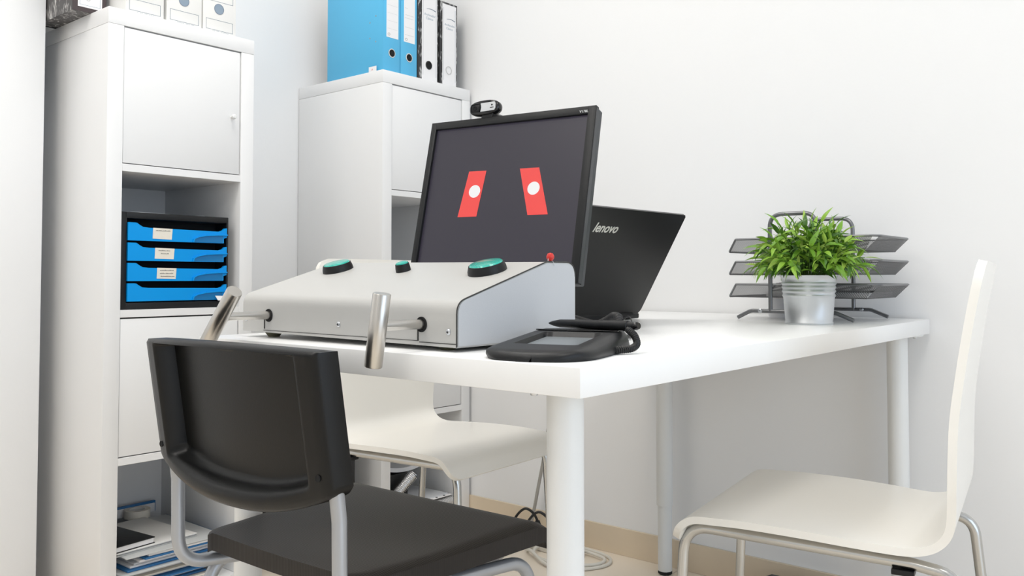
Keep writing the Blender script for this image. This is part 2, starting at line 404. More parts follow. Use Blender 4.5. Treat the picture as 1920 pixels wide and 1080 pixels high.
finish('printed_lines', bm, M_silver, sl)
finish('printed_circle', lathe(B(), [(.0036, 0), (.0046, 0), (.0046, .0003), (.0036, .0003), (.0036, 0)], 16, frame((.0007, .024, .121), (0, 1, 0), (0, 0, 1)), caps=False), M_ink2, sl)
ring(t, 0, .0365, .063, .0145, M_hole)
def archivador(label, y, wid, ringin, white0):
    t, th = binder(label, y, wid, .318 if ringin is M_hole else .288, M_marb, None, SX-.002, dep=.28)
    h = .318 if ringin is M_hole else .288
    finish('spine_edging', box(B(), -.001, .0006, 0, .004, 0, h), M_blackp, t)
    sl = finish('spine_label', box(B(), 0, .0012, white0, wid-.006, .0, h-.007, 0), M_paper, t)
    bm = B(); c = (white0+wid-.006)/2; W = wid-.006-white0
    for sy in (white0+.004, wid-.011): box(bm, .0012, .0014, sy, sy+.0008, .02, h-.02)
    zz = h-.075 if ringin is M_hole else h-.058
    for k in range(10): box(bm, .0012, .0014, c-W*.2+W*.06*k, c-W*.2+W*.06*(k+1.1), zz+.003*math.sin(k/9*PI)-.0002*k, zz+.0012+.003*math.sin(k/9*PI))
    finish('printed_swoosh', bm, M_frameink, sl)
    text('printed_title', 'Archivador', W*.165, M_ink, sl, frame((.0012, c-W*.36, zz-.022), (0, 1, 0), (0, 0, 1)), .0002)
    text('printed_title', 'Clásico', W*.165, M_ink, sl, frame((.0012, c-W*.25, zz-.034), (0, 1, 0), (0, 0, 1)), .0002)
    ring(t, .0010, c-.004, .056, .0145, ringin, M_ring if ringin is not M_hole else M_blackg)
archivador('black marbled binder with white spine and open black finger hole', 1.9500, .098, M_hole, .022)
archivador('shorter black marbled binder with white spine and silver ring, nearest the back wall', 2.0525, .088, M_paper, .016)
# white sticker at front corner of unit 2 top
t = thing('paper_sticker', 'small white sticker standing at the corner of the blue binder', 'sticker', (X2-.05, Y2+.006, UH))
finish('sticker_sheet', box(B(), -.024, .012, 0, .0008, 0, .018), M_paper, t)
text('print', 'ok', .008, M_red, t, frame((-.012, 0, .006), (1, 0, 0), (0, 0, 1)), .0001).name = 'printed_mark'

# ---- marbled binder and archive boxes on unit 1
t = thing('lever_arch_binder', 'grey marbled binder with white spine overhanging the nearer shelving unit', 'binder', (-2.137, .901, UH))
finish('cover', box(box(box(B(), -.205, 0, 0, .003, 0, .318, .0006), -.205, 0, .077, .08, 0, .318, .0006), -.003, 0, .001, .079, 0, .318, .0006), M_marbg, t)
finish('block', box(B(), -.200, -.004, .003, .077, .0008, .312), M_marbg, t)
finish('end_band', box(B(), -.207, -.198, -.0006, .0806, 0, .318), M_blackp, t)
sl = finish('spine_band', box(B(), -.001, .0008, -.0004, .0804, 0, .318), mat('dark_brown_band', s(66, 56, 58), .6, bump=.02), t)
finish('spine_label', box(B(), .0008, .0016, .012, .070, .011, .30), M_paper, t)
bm = B()
for a in ((.016, .017, .016, .29), (.065, .066, .016, .29), (.016, .066, .016, .0168)): box(bm, .0016, .0019, *a)
finish('printed_frame', bm, M_ink, sl)
ring(t, .0012, .036, .034, .006, M_paper)
for i, (y, w2, zf, lb) in enumerate(((.993, .098, 0, 'white cardboard archive box, leftmost of three, frame print cut by photo top'), (1.0985, .097, 0, 'white cardboard archive box in the middle of the three'), (1.1985, .097, 0, 'white cardboard archive box, rightmost of three, nearest the unit edge'))):
    t = thing('archive_box', lb, 'box', (X1-.014, y, UH), 0, None)
    finish('carton', box(B(), -.28, 0, 0, w2, 0, .26, .0015), M_card, t)
    bm = B()
    hz = [.112, .064, .066][i]
    def fr(bm, a, b, c, d, th=.0009):
        for q in ((a, b, c, c+th), (a, b, d-th, d), (a, a+th, c, d), (b-th, b, c, d)): box(bm, 0, .0003, *q)
    fr(bm, .009, w2-.009, .008, .036); fr(bm, .009, w2-.009, .085 if i != 1 else .093, .22)
    finish('printed_frame', bm, M_frameink, t)
    bm = B(); yy = .028
    while yy < .075: box(bm, 0, .0003, yy, yy+.003, .0045, .0068); yy += random.choice((.004, .004, .008))
    finish('printed_text', bm, M_silver, t)
    h_ = finish('finger_hole', lathe(B(), [(.0135, 0), (.0135, .0006)], 24, frame((0, w2/2-.002, hz), (0, 1, 0), (0, 0, 1))), M_holeb, t)
    finish('hole_rim', lathe(B(), [(.0128, .0), (.0142, 0), (.0142, .0009), (.0128, .0009), (.0128, 0)], 24, frame((0, w2/2-.002, hz), (0, 1, 0), (0, 0, 1)), caps=False), M_frameink, h_)

# ---- bottom cubby of unit 1
cz = UT
t = thing('letter_tray', 'grey plastic letter tray full of papers, bottom of the nearer unit', 'letter tray', (X1-.02, .99, cz))
finish('tray', box(box(box(B(), -.33, 0, .004, .012, 0, .062, .002), -.33, 0, .262, .27, 0, .062, .002), -.33, 0, .008, .266, 0, .006, .002), M_tray, t)
finish('rim', box(box(B(), -.33, .004, .0, .035, .060, .066, .002), -.33, .004, .24, .275, .060, .066, .002), M_tray, t)
for k in range(9):
    z = cz+.008+.0055*k; dx = random.uniform(-.015, .02); dy = random.uniform(-.004, .004)
    o = thing('paper_sheaf', ['sheaf of papers inside the grey letter tray', 'blue folder inside the grey letter tray'][k in (2, 5)], 'paper', (X1-.03+dx, 1.125+dy, z), random.uniform(-.03, .03), 'papers inside the letter tray')
    o['label'] = ['bottom sheaf of white papers in the grey letter tray', 'cream sheaf, second from bottom in the grey letter tray', 'lower blue folder in the grey letter tray', 'white sheaf just above the lower blue folder in the letter tray', 'clear sleeve between the two blue folders in the letter tray', 'upper blue folder in the grey letter tray', 'white sheaf just above the upper blue folder in the letter tray', 'cream sheaf, second from top in the grey letter tray', 'topmost white sheaf in the grey letter tray'][k]
    finish('sheets', box(B(), -.28, .0, -.11, .11, 0, .0045, .0006), [M_paper, M_paperw, M_bluf, M_paper, M_sleeve, M_bluf, M_paper, M_paperw, M_paper][k], o)
top = cz+.066
t = thing('document_tray', 'white open document case lying on the letter tray, rounded blue corner', 'document case', (X1-.005, 1.00, top))
finish('case_bottom', box(B(), -.30, 0, 0, .27, 0, .004, .0015), M_tray, t)
finish('case_lid', box(B(), -.30, 0, .01, .272, .040, .0435, .0015), M_tray, t)
finish('case_side', box(B(), -.30, 0, .268, .2725, .0, .0435, .0015), M_bluf, t)
for k in range(6):
    z = top+.0045+.0058*k
    o = thing('paper_sheaf', ['blue edged sheets, lowest in the white document case', 'white sheets just above the lowest blue ones in the document case', 'clear sleeve in the middle of the white document case', 'white sheets above the clear sleeve in the document case', 'blue edged sheets second from the top in the document case', 'white sheets topmost inside the white document case'][k], 'paper', (X1-.008-random.random()*.02, 1.02+.01*k, z), random.uniform(-.02, .06), 'papers in the document case')
    finish('sheets', box(B(), -.27, .0, 0, .235-.012*k, 0, .005, .0006), [M_bluf, M_paper, M_sleeve, M_paper, M_bluf, M_paper][k], o)
top2 = top+.0436
t = thing('folder', 'pale grey folder lying under the black notebook', 'folder', (X1-.03, .998, top2), .06)
finish('cover', box(B(), -.26, .0, 0, .22, 0, .003, .001), M_tray, t); finish('sheets', box(B(), -.25, -.004, .006, .215, .003, .007, .001), M_paper, t); finish('flap', box(B(), -.25, .002, .0, .218, .007, .0088, .0006), M_card, t)
t = thing('notebook', 'black hardcover notebook lying on top of the papers', 'notebook', (X1-.03, .988, top2+.0095), .12)
finish('cover', box(box(B(), -.21, 0, .005, .115, .013, .0155, .0008), -.21, 0, .005, .115, 0, .0018, .0008), M_blackp, t); finish('pages', box(B(), -.207, -.002, .007, .112, .0018, .013), M_paper, t)
t = thing('tape_roll', 'roll of pale adhesive tape at the back of the bottom cubby', 'tape roll', (X1-.33, 1.2, top2+.002))
finish('roll', lathe(B(), [(.022, 0), (.034, 0), (.034, .022), (.022, .022), (.022, 0)], 28, caps=False), M_paperw, t)
finish('core', lathe(B(), [(.020, 0), (.022, 0), (.022, .022), (.020, .022), (.020, 0)], 28, caps=False), M_card, t)
t = thing('blue_folder', 'dark blue folder leaning behind the tape roll', 'folder', (X1-.37, 1.13, top2))
finish('cover', box(B(), 0, .008, 0, .14, 0, .03, .001), M_bluf, t); finish('sheets', box(B(), .008, .012, .004, .136, 0, .024, .001), M_paper, t)
for q in (t,): q.location.z = top2+.0002

# ---- bottom cubby of unit 2: binders with spiral spines
def spiral(name, label, p0, p1, r, n):
    t = thing(name, label, 'notebook', (0, 0, 0)); a = Vector(p0); b = Vector(p1); ax = (b-a).normalized(); N = ax.cross(Vector((0, 0, 1))).normalized(); Q = ax.cross(N); L = (b-a).length
    pts = []
    for k in range(n*10+1):
        th = 2*PI*k/10; pts.append(a+ax*(L*k/(n*10))+(N*math.cos(th)+Q*math.sin(th))*r)
    finish('wire_spiral', tube(B(), pts, .0012, 5), M_ring, t)
    return t, a, b, ax, N, Q
cx = X2
t, a, b, ax, N, Q = spiral('spiral_notebook', 'spiral bound booklet leaning diagonally in the corner unit', (cx-.045, 1.835, .096), (cx-.03, 1.950, .186), .017, 26)
m_ = frame((a+b)/2+N*0-Q*.0, ax, N); L = (b-a).length
finish('pages', tube(B(), [a+ax*.002, b-ax*.002], .0125, 16), M_paper, t)
finish('cover', box(B(), cx-.30, cx-.06, 1.828, 1.955, .095, .19, .002), M_blackp, t)
t, a, b, ax, N, Q = spiral('spiral_notebook', 'spiral bound booklet lying flat on the corner unit floor', (cx-.045, 1.85, .061), (cx-.02, 2.12, .072), .0175, 44)
finish('pages', tube(B(), [a+ax*.002, b-ax*.002], .013, 16), M_paper, t); finish('cover', box(B(), cx-.30, cx-.05, 1.85, 2.13, .0395, .044, .001), M_blackp, t)
t = thing('binding_sleeve', 'clear punched sleeve lying on the flat spiral booklet', 'sleeve', (cx-.05, 1.96, .091), .0)
finish('sleeve', box(B(), -.22, .02, 0, .15, 0, .006, .001), M_sleeve, t)
finish('punched_edge', box(B(), .02, .034, -.004, .156, 0, .003, .001), M_paper, t)
bm = B()
for k in range(4): lathe(bm, [(.004, 0), (.004, .0006)], 12, Matrix.Translation((.027, .02+.035*k, .003)))
finish('punch_hole', bm, M_hole, t)
t = thing('folder', 'yellow green folder standing at the back of the corner unit', 'folder', (cx-.36, 1.83, UT))
finish('cover', box(B(), 0, .01, 0, .25, 0, .24, .002), M_green2, t); finish('sheets', box(B(), .01, .02, .01, .24, 0, .22, .001), M_paper, t)
t = thing('document_sleeve', 'clear plastic document sleeve sagging above the spiral booklets', 'sleeve', (cx-.06, 1.84, .22))
finish('sleeve', solidgrid(B(), 12, 4, lambda u, v: Vector((-.22*v, .02+u*.18, .012+.014*(2*u-1)**2+.001)), lambda u, v: Vector((-.22*v, .02+u*.18, .014*(2*u-1)**2))), M_sleeve, t)
t.location.z = .192

# ---- computer tower on floor between the units
t = thing('computer_tower', 'black computer tower on the floor between the two shelving units', 'computer', (-2.03, 1.50, 0))
finish('chassis', box(B(), -.38, -.012, 0, .2, .012, .40, .004), M_blackp, t); finish('front_panel', box(B(), -.012, 0, .004, .196, .014, .398, .004), M_blackg, t)
for (x_, y_) in ((-.35, .03), (-.35, .17), (-.05, .03), (-.05, .17)): finish('foot', lathe(B(), [(.012, 0), (.014, .012)], 14, Matrix.Translation((x_, y_, 0))), M_rubber, t)
finish('power_button', lathe(B(), [(.009, 0), (.009, .002), (.007, .003)], 18, frame((0, .1, .34), (0, 1, 0), (0, 0, 1))), M_silver, t)

# ================================================================== DESK
DZ = .7241; DT = .034; dx0, dx1, dy0, dy1 = -1.33, -.5504, .7744, 2.189
desk = thing('desk', 'white rectangular desk with round white legs against the back wall', 'desk', (0, 0, 0))
finish('tabletop', box(B(), dx0, dx1, dy0, dy1, DZ-DT, DZ, .0012), M_desk, desk)
for (lx, ly) in ((-.628, .852), (-.606, 2.125), (-1.284, .842), (-1.228, 2.131)):
    lg = finish('leg', lathe(B(), [(.0225, .19), (.0228, .192), (.0228, DZ-DT-.004)], 40, Matrix.Translation((lx, ly, 0))), M_leg, desk)
    finish('lower_tube', lathe(B(), [(.0195, .010), (.0195, .19)], 40, Matrix.Translation((lx, ly, 0))), M_leg, lg)
    finish('foot_cap', lathe(B(), [(.016, 0), (.0195, .003), (.0195, .0105)], 40, Matrix.Translation((lx, ly, 0))), M_rubber, lg)
    finish('mounting_plate', lathe(B(), [(.055, DZ-DT-.0035), (.057, DZ-DT-.001), (.057, DZ-DT)], 40, Matrix.Translation((lx, ly, 0))), M_leg, lg)
    bm = B()
    for an in (-1.9, -.3, 1.2, 2.8): lathe(bm, [(.004, -.004), (.005, -.002), (.005, 0)], 12, Matrix.Translation((lx+.045*math.cos(an), ly+.045*math.sin(an), DZ-DT-.0035)))
    finish('screw_heads', bm, M_screw, lg)

# ================================================================== CONSOLE BOX
BX, BY, BA, BW, BD, BZB, BH, BYT, BRO = -.7824, .8223, -.0034, .4956, .2640, .7301, .1159, .192, .0073
box_t = thing('response_console', 'light grey sloping metal response console with green buttons on the desk', 'console', (BX, BY, DZ), BA)
zb = BZB-DZ; zt = zb+BH
def prof(off=0., r=.016):
    pts = [(0+off, zb+off), (BD-off, zb+off), (BD-off, zt-off), (BYT+off*.2, zt-off), (0+off, zb+.060-off*.3)]
    out = []
    n = len(pts); rad = [.001, .001, .022, .004, r]
    for i in range(n):
        p = Vector(pts[i]); a = (Vector(pts[i-1])-p).normalized(); b = (Vector(pts[(i+1) % n])-p).normalized(); d = rad[i]
        for k in range(7):
            t_ = k/6; q = (1-t_)**2*(p+a*d)+2*t_*(1-t_)*p+t_*t_*(p+b*d); out.append((q.x, q.y))
    return out
tilt = lambda X_, z: z-X_*BRO
def bxf(u, v, w_): return Vector((w_, u, tilt(w_, v)))
finish('housing', prism(B(), prof(), -BW, 0, bxf), M_box, box_t, ang=20)
bm = prism(B(), prof(.0022), -.0005, .0012, bxf); finish('side_cheek', bm, M_box_daylit, box_t, ang=20)
bm = B(); P_ = prof(.0)
tube(bm, [Vector((.0002, y, tilt(0, z))) for y, z in P_[14:] + P_[:1]], .0010, 8); finish('side_seam', bm, M_gap, box_t)
# front details: seams, slots, holes, screws
bm = B()
for x0 in (-.0725, -.4330): box(bm, x0-.0012, x0+.0012, -.0008, .0015, tilt(x0, zb+.006), tilt(x0, zb+.026))
box(bm, -.0700, -.001, -.0006, .001, zb+.0045, zb+.0055)
box(bm, -.436, -.073, -.0006, .001, tilt(-.25, zb+.0045), tilt(-.25, zb+.0052))
finish('panel_seam', bm, M_gap, box_t)
for (x0, z0_) in ((-.0146, .0265), (-.243, .0270), (-.486, .0268)):
    sc = finish('screw', lathe(B(), [(.0042, 0), (.0042, .0008), (.003, .002), (.0012, .0024)], 18, frame((x0, -.0001, tilt(x0, z0_)), (1, 0, 0), (0, 0, 1)) @ Matrix.Scale(1, 4)), M_screw, box_t)
    finish('screw_slot', box(box(B(), x0-.0017, x0+.0017, -.0029, -.002, tilt(x0, z0_)-.0004, tilt(x0, z0_)+.0004), x0-.0004, x0+.0004, -.0029, -.002, tilt(x0, z0_)-.0017, tilt(x0, z0_)+.0017), M_hole, sc)
for (x0, y_) in ((-.045, .03), (-BW+.045, .03), (-.045, BD-.03), (-BW+.045, BD-.03)):
    finish('rubber_foot', lathe(B(), [(.009, 0), (.016, tilt(x0, zb))], 18, Matrix.Translation((x0, y_, 0))), M_foot, box_t)
# slope frame for buttons
sv = Vector((0, BYT, BH-.060)).normalized(); sn = Vector((0, -sv.z, sv.y))
def onslope(x0, d): return Vector((x0, 0, tilt(x0, zb+.060)))+sv*d
def button(x0, d, r, lb):
    m_ = frame(onslope(x0, d), (1, 0, 0), sv)
    b_ = finish('push_button', lathe(B(), [(r, -.001), (r*.985, .005), (r*.90, .0125), (r*.86, .0125), (r*.86, .008)], 40, m_), M_blackp, box_t)
    b_['label'] = lb
    finish('green_lens', lathe(B(), [(r*.86, .008), (r*.86, .0125), (r*.80, .0145), (r*.5, .0158), (0.001, .0162)], 40, m_), M_green, b_)
button(-.426, .150, .0270, 'left green push button'); button(-.2560, .148, .0125, 'small green push button in the middle'); button(-.071, .146, .0300, 'right green push button')
# levers
def lever(x0, z0_, L_, tiltd, up, dn, r, lb):
    hole = finish('lever_bushing', lathe(B(), [(.0075, 0), (.0105, 0), (.0105, .001), (.0075, .001), (.0075, 0)], 24, frame((x0, -.0003, z0_), (1, 0, 0), (0, 0, 1)), caps=False), M_hole, box_t)
    finish('bushing_hole', lathe(B(), [(.009, 0), (.009, .0006)], 24, frame((x0, -.0002, z0_), (1, 0, 0), (0, 0, 1))), M_hole, hole)
    rod = finish('lever', tube(B(), [(x0, .02, z0_), (x0, -L_, z0_+.001)], .0066, 24), M_steel, box_t); rod['label'] = lb
    d = Vector((math.sin(tiltd), 0, math.cos(tiltd))); c = Vector((x0-.000, -L_, z0_))
    g = B(); p0 = c-d*dn; p1 = c+d*up
    tube(g, [p0, p0+d*.0012, p1-d*.0012, p1], [r*.93, r, r, r*.93], 36); finish('grip', g, M_steel, rod)
lever(-.0655, .0350, .078, .175, .044, .053, .0119, 'steel lever on the right')
lever(-.4215, .0370, .087, .75, .056, .062, .0122, 'steel lever on the left')
# red bead clip on top
t = thing('red_seal', 'small round red lead seal tied on top of the console', 'seal', (BX-.002, BY+.205, BZB+BH))
finish('bead', lathe(B(), [(.001, .001), (.004, .0025), (.0058, .006), (.0058, .009), (.004, .0125), (.001, .0138)], 20), M_red, t)
finish('wire', tube(tube(B(), fillet([(0, -.004, .006), (.002, -.008, .002), (.003, -.010, .0008)], .003), .0004, 6), [(0, 0, .003), (.005, .001, 0), (.006, .002, -.006)], .0004, 6), M_silver, t)

# ================================================================== MONITOR
mp_ = (-1.2509, 1.2411, 1.1375, .1584, .2401); MW, MH, MD = .370, .335, .045
a_, t_ = mp_[3], mp_[4]
e_ = Vector((math.cos(a_), math.sin(a_), 0)); n_ = Vector((math.sin(a_), -math.cos(a_), 0)); up_ = Vector((0, 0, 1))*math.cos(t_)-n_*math.sin(t_)
O_ = Vector(mp_[:3]); base_w = O_+e_*MW/2-up_*MH+n_*-.055
mon = thing('monitor', 'black square computer monitor tilted back behind the grey console', 'monitor', (base_w.x, base_w.y, DZ), 0)
off = Vector((base_w.x, base_w.y, DZ))
mf = frame(O_-off, e_, up_)      # local x right, y up, z = toward viewer
def mb(bm): bmesh.ops.transform(bm, matrix=mf, verts=bm.verts[:]); return bm
bl, bt, bb, br = .0125, .0152, .026, .0165
bm = B()
box(bm, 0, bl, -MH, 0, -.012, 0, .0008); box(bm, MW-br, MW, -MH, 0, -.012, 0, .0008); box(bm, bl-.002, MW-br+.002, -bt, 0, -.012, 0, .0008); box(bm, bl-.002, MW-br+.002, -MH, -MH+bb, -.012, 0, .0008)
finish('bezel', mb(bm), M_blackp, mon)
bm = B(); rim = [(.0, -MH), (MW, -MH), (MW+.0015, -MH+.002), (MW+.0015, -.006), (MW-.004, .0005), (0, .0005)]
prism(bm, rim, -.023, -.0122, lambda u, v, w_: Vector((u, v, w_)))
box(bm, MW, MW+.0015, -MH+.002, -.006, -.013, -.0012); prism(bm, [(MW, -.006), (MW+.0015, -.006), (MW-.004, .0005), (MW-.004, 0)], -.013, -.0012, lambda u, v, w_: Vector((u, v, w_))); finish('outer_shell', mb(bm), mat('dark_grey_plastic', s(58, 60, 63), .4, bump=.1, scale=700), mon)
bm = B(); box(bm, .05, MW-.05, -MH+.04, -.04, -MD-.02, -.03, .012); finish('rear_housing', mb(bm), M_blackp, mon)
sc = finish('screen', mb(box(B(), bl-.001, MW-br+.001, -MH+bb-.001, -bt+.001, -.010, -.0062)), M_scr, mon)
def flat(poly, name, m):
    bm = B(); prism(bm, poly, -.0061, -.0057, lambda u, v, w_: Vector((u, v, w_))); finish(name, mb(bm), m, sc)
flat([(.1048, -.1094), (.1447, -.1102), (.1358, -.2027), (.0924, -.2024)][::-1], 'red_bar_graphic', M_scrred)
flat([(.2201, -.1111), (.2616, -.1115), (.2916, -.2044), (.2489, -.2040)][::-1], 'red_bar_graphic', M_scrred)
for (cx_, cy_) in ((.1240, -.1515), (.2551, -.1522)):
    bm = B(); lathe(bm, [(.0128, -.0057), (.0128, -.0052)], 32, Matrix.Translation((cx_, cy_, 0))); finish('white_dot_graphic', mb(bm), M_scrwht, sc)
text('model_text', 'V178L', .0070, M_silver, mon, mf @ Matrix.Translation((MW-.033, -.0128, .001)), .0001)
# stand
bm = B(); lathe(bm, [(.10, 0), (.10, .006), (.085, .011), (.03, .015)], 40, Matrix.Scale(1, 4)); finish('stand_base', bm, M_blackp, mon)
bc = O_+e_*MW/2-up_*(MH*.75)-n_*.05-off
finish('stand_neck', tube(B(), fillet([(0, 0, .012), (0, .0, .08), tuple(bc)], .03), .02, 16), M_blackp, mon)

# webcam sits on the monitor: own thing
wc0 = O_+e_*.126-up_*.001-n_*.008
t = thing('webcam', 'small oval black webcam clipped on top of the monitor', 'webcam', tuple(wc0), a_)
hv = Vector((0, 0, 1)); wm = frame((0, 0, .0195), (1, 0, .03), (0, .12, 1))
def wct(bm): bmesh.ops.transform(bm, matrix=wm, verts=bm.verts[:]); return bm
def oval(hx, hy, n=40, p=2.6): return [(hx*math.copysign(abs(math.cos(2*PI*k/n))**(2/p), math.cos(2*PI*k/n)), hy*math.copysign(abs(math.sin(2*PI*k/n))**(2/p), math.sin(2*PI*k/n))) for k in range(n)]
bm = B(); rings = []
for (sc_, z) in ((.80, -.010), (.95, -.008), (1, -.003), (1, .006), (.93, .0095), (.86, .0105)):
    rings.append([bm.verts.new(Vector((x_*sc_, y_*sc_, z))) for x_, y_ in oval(.0345, .0155)])
for q, r_ in zip(rings, rings[1:]):
    for k in range(40): bm.faces.new((q[k], q[(k+1) % 40], r_[(k+1) % 40], r_[k]))
bm.faces.new(rings[0][::-1]); bm.faces.new(rings[-1])
finish('body', wct(bm), M_blackg, t)
fp = finish('front_plate', wct(prism(B(), [(-.006, -.0085), (.026, -.0085), (.0285, -.004), (.0285, .004), (.026, .0085), (-.006, .0085), (-.0045, 0)], .0105, .0114, lambda u, v, w_: Vector((u, v, w_)))), M_silver, t)
bm = B(); lathe(bm, [(.0018, .0114), (.0018, .0118)], 14, Matrix.Translation((.0205, .0025, 0))); box(bm, .0165, .0245, -.0035, -.0022, .0114, .0118); finish('logo_mark', wct(bm), M_blackp, fp)
finish('lens_panel', wct(box(B(), -.028, -.008, -.008, .008, .0100, .0112, .002)), M_blackp, t)
ln = finish('lens', wct(lathe(B(), [(.0050, .0112), (.0050, .0125), (.0036, .0128), (.0028, .0118)], 24, Matrix.Translation((-.0195, 0, 0)))), M_hole, t)
finish('microphone_hole', wct(box(B(), -.0115, -.0105, -.0025, .0025, .0112, .0115)), M_hole, t)
finish('clip', prism(B(), [(-.012, 0), (.012, 0), (.016, .006), (.012, .010), (-.010, .010)], -.0125, .028, lambda u, v, w_: Vector((.006+u, w_+.004, v))), M_blackp, t)

# ================================================================== LAPTOP
lp = (-1.0796, 1.76, .7383, 1.5243, -.5215, .36, .2593)
a_, t_ = lp[3], lp[4]
e_ = Vector((math.cos(a_), math.sin(a_), 0)); n_ = Vector((math.sin(a_), -math.cos(a_), 0)); up_ = (Vector((0, 0, 1))*math.cos(t_)-n_*math.sin(t_)).normalized()
O_ = Vector(lp[:3]); lw, lh = lp[5], lp[6]
lap = thing('laptop', 'open black laptop with its lid back turned to the right of the monitor', 'laptop', (O_.x, O_.y, DZ)); off = Vector((O_.x, O_.y, DZ))
lf = frame(O_-off, e_, up_)   # z outward = e x up -> +n side
def lt(bm): bmesh.ops.transform(bm, matrix=lf, verts=bm.verts[:]); return bm
lid = finish('lid', lt(prism(B(), [(-lw+.004, 0), (-.006, 0), (0, .010), (0, lh-.005), (-.005, lh), (-lw+.005, lh), (-lw, lh-.005), (-lw, .008)], -.0065, 0, lambda u, v, w_: Vector((u, v, w_)))), mat('black_brushed_lid', s(22, 22, 22), .36, spec=.35, bump=.05, scale=500), lap)
text('logo_text', 'lenovo', .0300, M_text, lid, lf @ Matrix.Translation((-lw+.0430, lh-.0550, 0)), .0005, shear=.28, bold=.0006)
finish('display', lt(box(B(), -lw+.012, -.012, .016, lh-.012, -.0075, -.0064)), M_blackg, lid)
fw = -n_.copy(); fw.z = 0
bf = frame(Vector((0, 0, .0)), e_, Vector((0, 0, 1)).cross(e_))  # local y = z x e = toward -X
def bt_(bm): bmesh.ops.transform(bm, matrix=bf, verts=bm.verts[:]); return bm
bs = finish('base', bt_(box(B(), -lw, 0, 0.0, .236, .002, .0145, .003)), M_blackp, lap)
for j in range(5):
    for i in range(14): finish('key', bt_(box(B(), -lw+.025+i*.0222, -lw+.0435+i*.0222, .04+j*.0185, .0558+j*.0185, .0145, .0158)), M_blackg, bs)
finish('touchpad', bt_(box(B(), -lw/2-.05, -lw/2+.05, .155, .215, .0143, .0149)), M_blackg, bs)
finish('hinge', bt_(tube(tube(B(), [(-lw+.03, .001, .012), (-lw+.08, .001, .012)], .005, 14), [(-.08, .001, .012), (-.03, .001, .012)], .005, 14)), M_blackp, lap)
for (x_, y_) in ((-lw+.02, .02), (-.02, .02), (-lw+.02, .215), (-.02, .215)): finish('foot', bt_(lathe(B(), [(.006, 0), (.007, .003)], 12, Matrix.Translation((x_, y_, 0)))), M_rubber, lap)

# ================================================================== SIGNATURE PAD + PEN
pad = thing('signature_pad', 'black electronic signature pad at the front corner of the desk', 'signature pad', (-.572, .814, DZ), .27)
PW, PL = .146, .205
def padz(u, v):   # u across 0..1, v depth 0..1
    e1 = min(u, 1-u)*PW; e2 = v*PL; e3 = (1-v)*PL
    edge = min(e1, e2, e3)
    h = .012+.017*v
    k = min(1, edge/.018); prof_ = math.sqrt(max(0, 1-(1-k)**2))
    z = .004+(h-.004)*(.12+.88*prof_)
    return z
def padp(u, v):
    # rounded corners
    x_ = -PW+u*PW; y_ = v*PL
    bulge = .010*math.sin(PI*u)
    y_ = y_-bulge*(1-v)+.014*math.sin(PI*u)*v
    cu = abs(2*u-1)
    y_ += (.020*cu**6)*(1-v)*1.0
    x_ += (-1 if u > .5 else 1)*(.010*(abs(2*v-1))**6)
    return x_, y_
def ptop(u, v):
    x_, y_ = padp(u, v); z = padz(u, v)
    if .235 < u < .80 and .28 < v < .74: z -= .007
    return Vector((x_, y_, z))
finish('body', solidgrid(B(), 46, 64, ptop, lambda u, v: Vector((padp(u, v)[0]*(1) + (.003 if u < .5 else -.003), padp(u, v)[1], .0))), M_blackp, pad, ang=60)
def pl(u, v, dz_): x_, y_ = padp(u, v); return Vector((x_, y_, padz(u, v)-.007+dz_))
bm = B(); vs = [bm.verts.new(pl(u, v, .0008)) for u, v in ((.25, .30), (.785, .30), (.785, .72), (.25, .72))]; bm.faces.new(vs)
r = bmesh.ops.extrude_face_region(bm, geom=bm.faces[:]); bmesh.ops.translate(bm, verts=[v for v in r['geom'] if isinstance(v, bmesh.types.BMVert)], vec=(0, 0, .0005))
finish('lcd_display', bm, M_padlcd, pad)
finish('pen_groove', box(B(), -PW+.014, -.014, PL-.036, PL-.030, .0262, .0276, .0005), M_blackg, pad)
# stylus
sp0 = Vector((-.765, .999, .7565)); sp1 = Vector((-.612, .986, .7585))
pen = thing('stylus_pen', 'black tethered stylus lying across the top of the signature pad', 'stylus', tuple(sp0))
dv = sp1-sp0; Ls = dv.length; dn_ = dv.normalized()
pr = [(0, .0012), (.05, .0035), (.14, .0058), (.3, .0062), (.8, .0066), (.93, .0070), (.935, .0056), (.97, .0056), (1, .0052)]
finish('barrel', tube(B(), [dn_*(Ls*q) for q, _ in pr], [r_ for _, r_ in pr], 22), M_blackp, pen)
finish('end_cap', tube(B(), [dn_*Ls, dn_*(Ls+.004), dn_*(Ls+.007)], [.0056, .0056, .004], 22), M_blackg, pen)
# coiled cord
cord = thing('coiled_cord', 'black coiled cord looping from the pen to the signature pad', 'cord', (0, 0, 0))
def coil(path, R, r, turns):
    P = catmull(path, 14); L_ = len(P); out = []
    n = turns*10
    up = Vector((0, 0, 1))
    for k in range(n+1):
        f = k/n*(L_-1); i = min(int(f), L_-2); p = P[i].lerp(P[i+1], f-i); tt = (P[i+1]-P[i]).normalized(); N = tt.cross(Vector((.2, .9, .3))).normalized(); Q = tt.cross(N)
        th = 2*PI*k/10; out.append(p+(N*math.cos(th)+Q*math.sin(th))*R)
    return tube(B(), out, r, 6)
finish('coil', coil([(-.615, .975, .7535), (-.600, .966, .747), (-.594, .962, .737), (-.597, .954, .7315), (-.603, .938, .7305), (-.612, .925, .7305)], .0036, .0015, 30), M_cable_b, cord)
finish('plug', tube(B(), [(-.610, .928, .7305), (-.622, .914, .7305)], .0045, 14), M_blackp, cord)
finish('coil', coil([(-.765, 1.13, .750), (-.748, 1.127, .757), (-.733, 1.12, .763), (-.712, 1.10, .763), (-.690, 1.07, .757), (-.66, 1.03, .752)], .0050, .0018, 30), M_cable_b, cord)
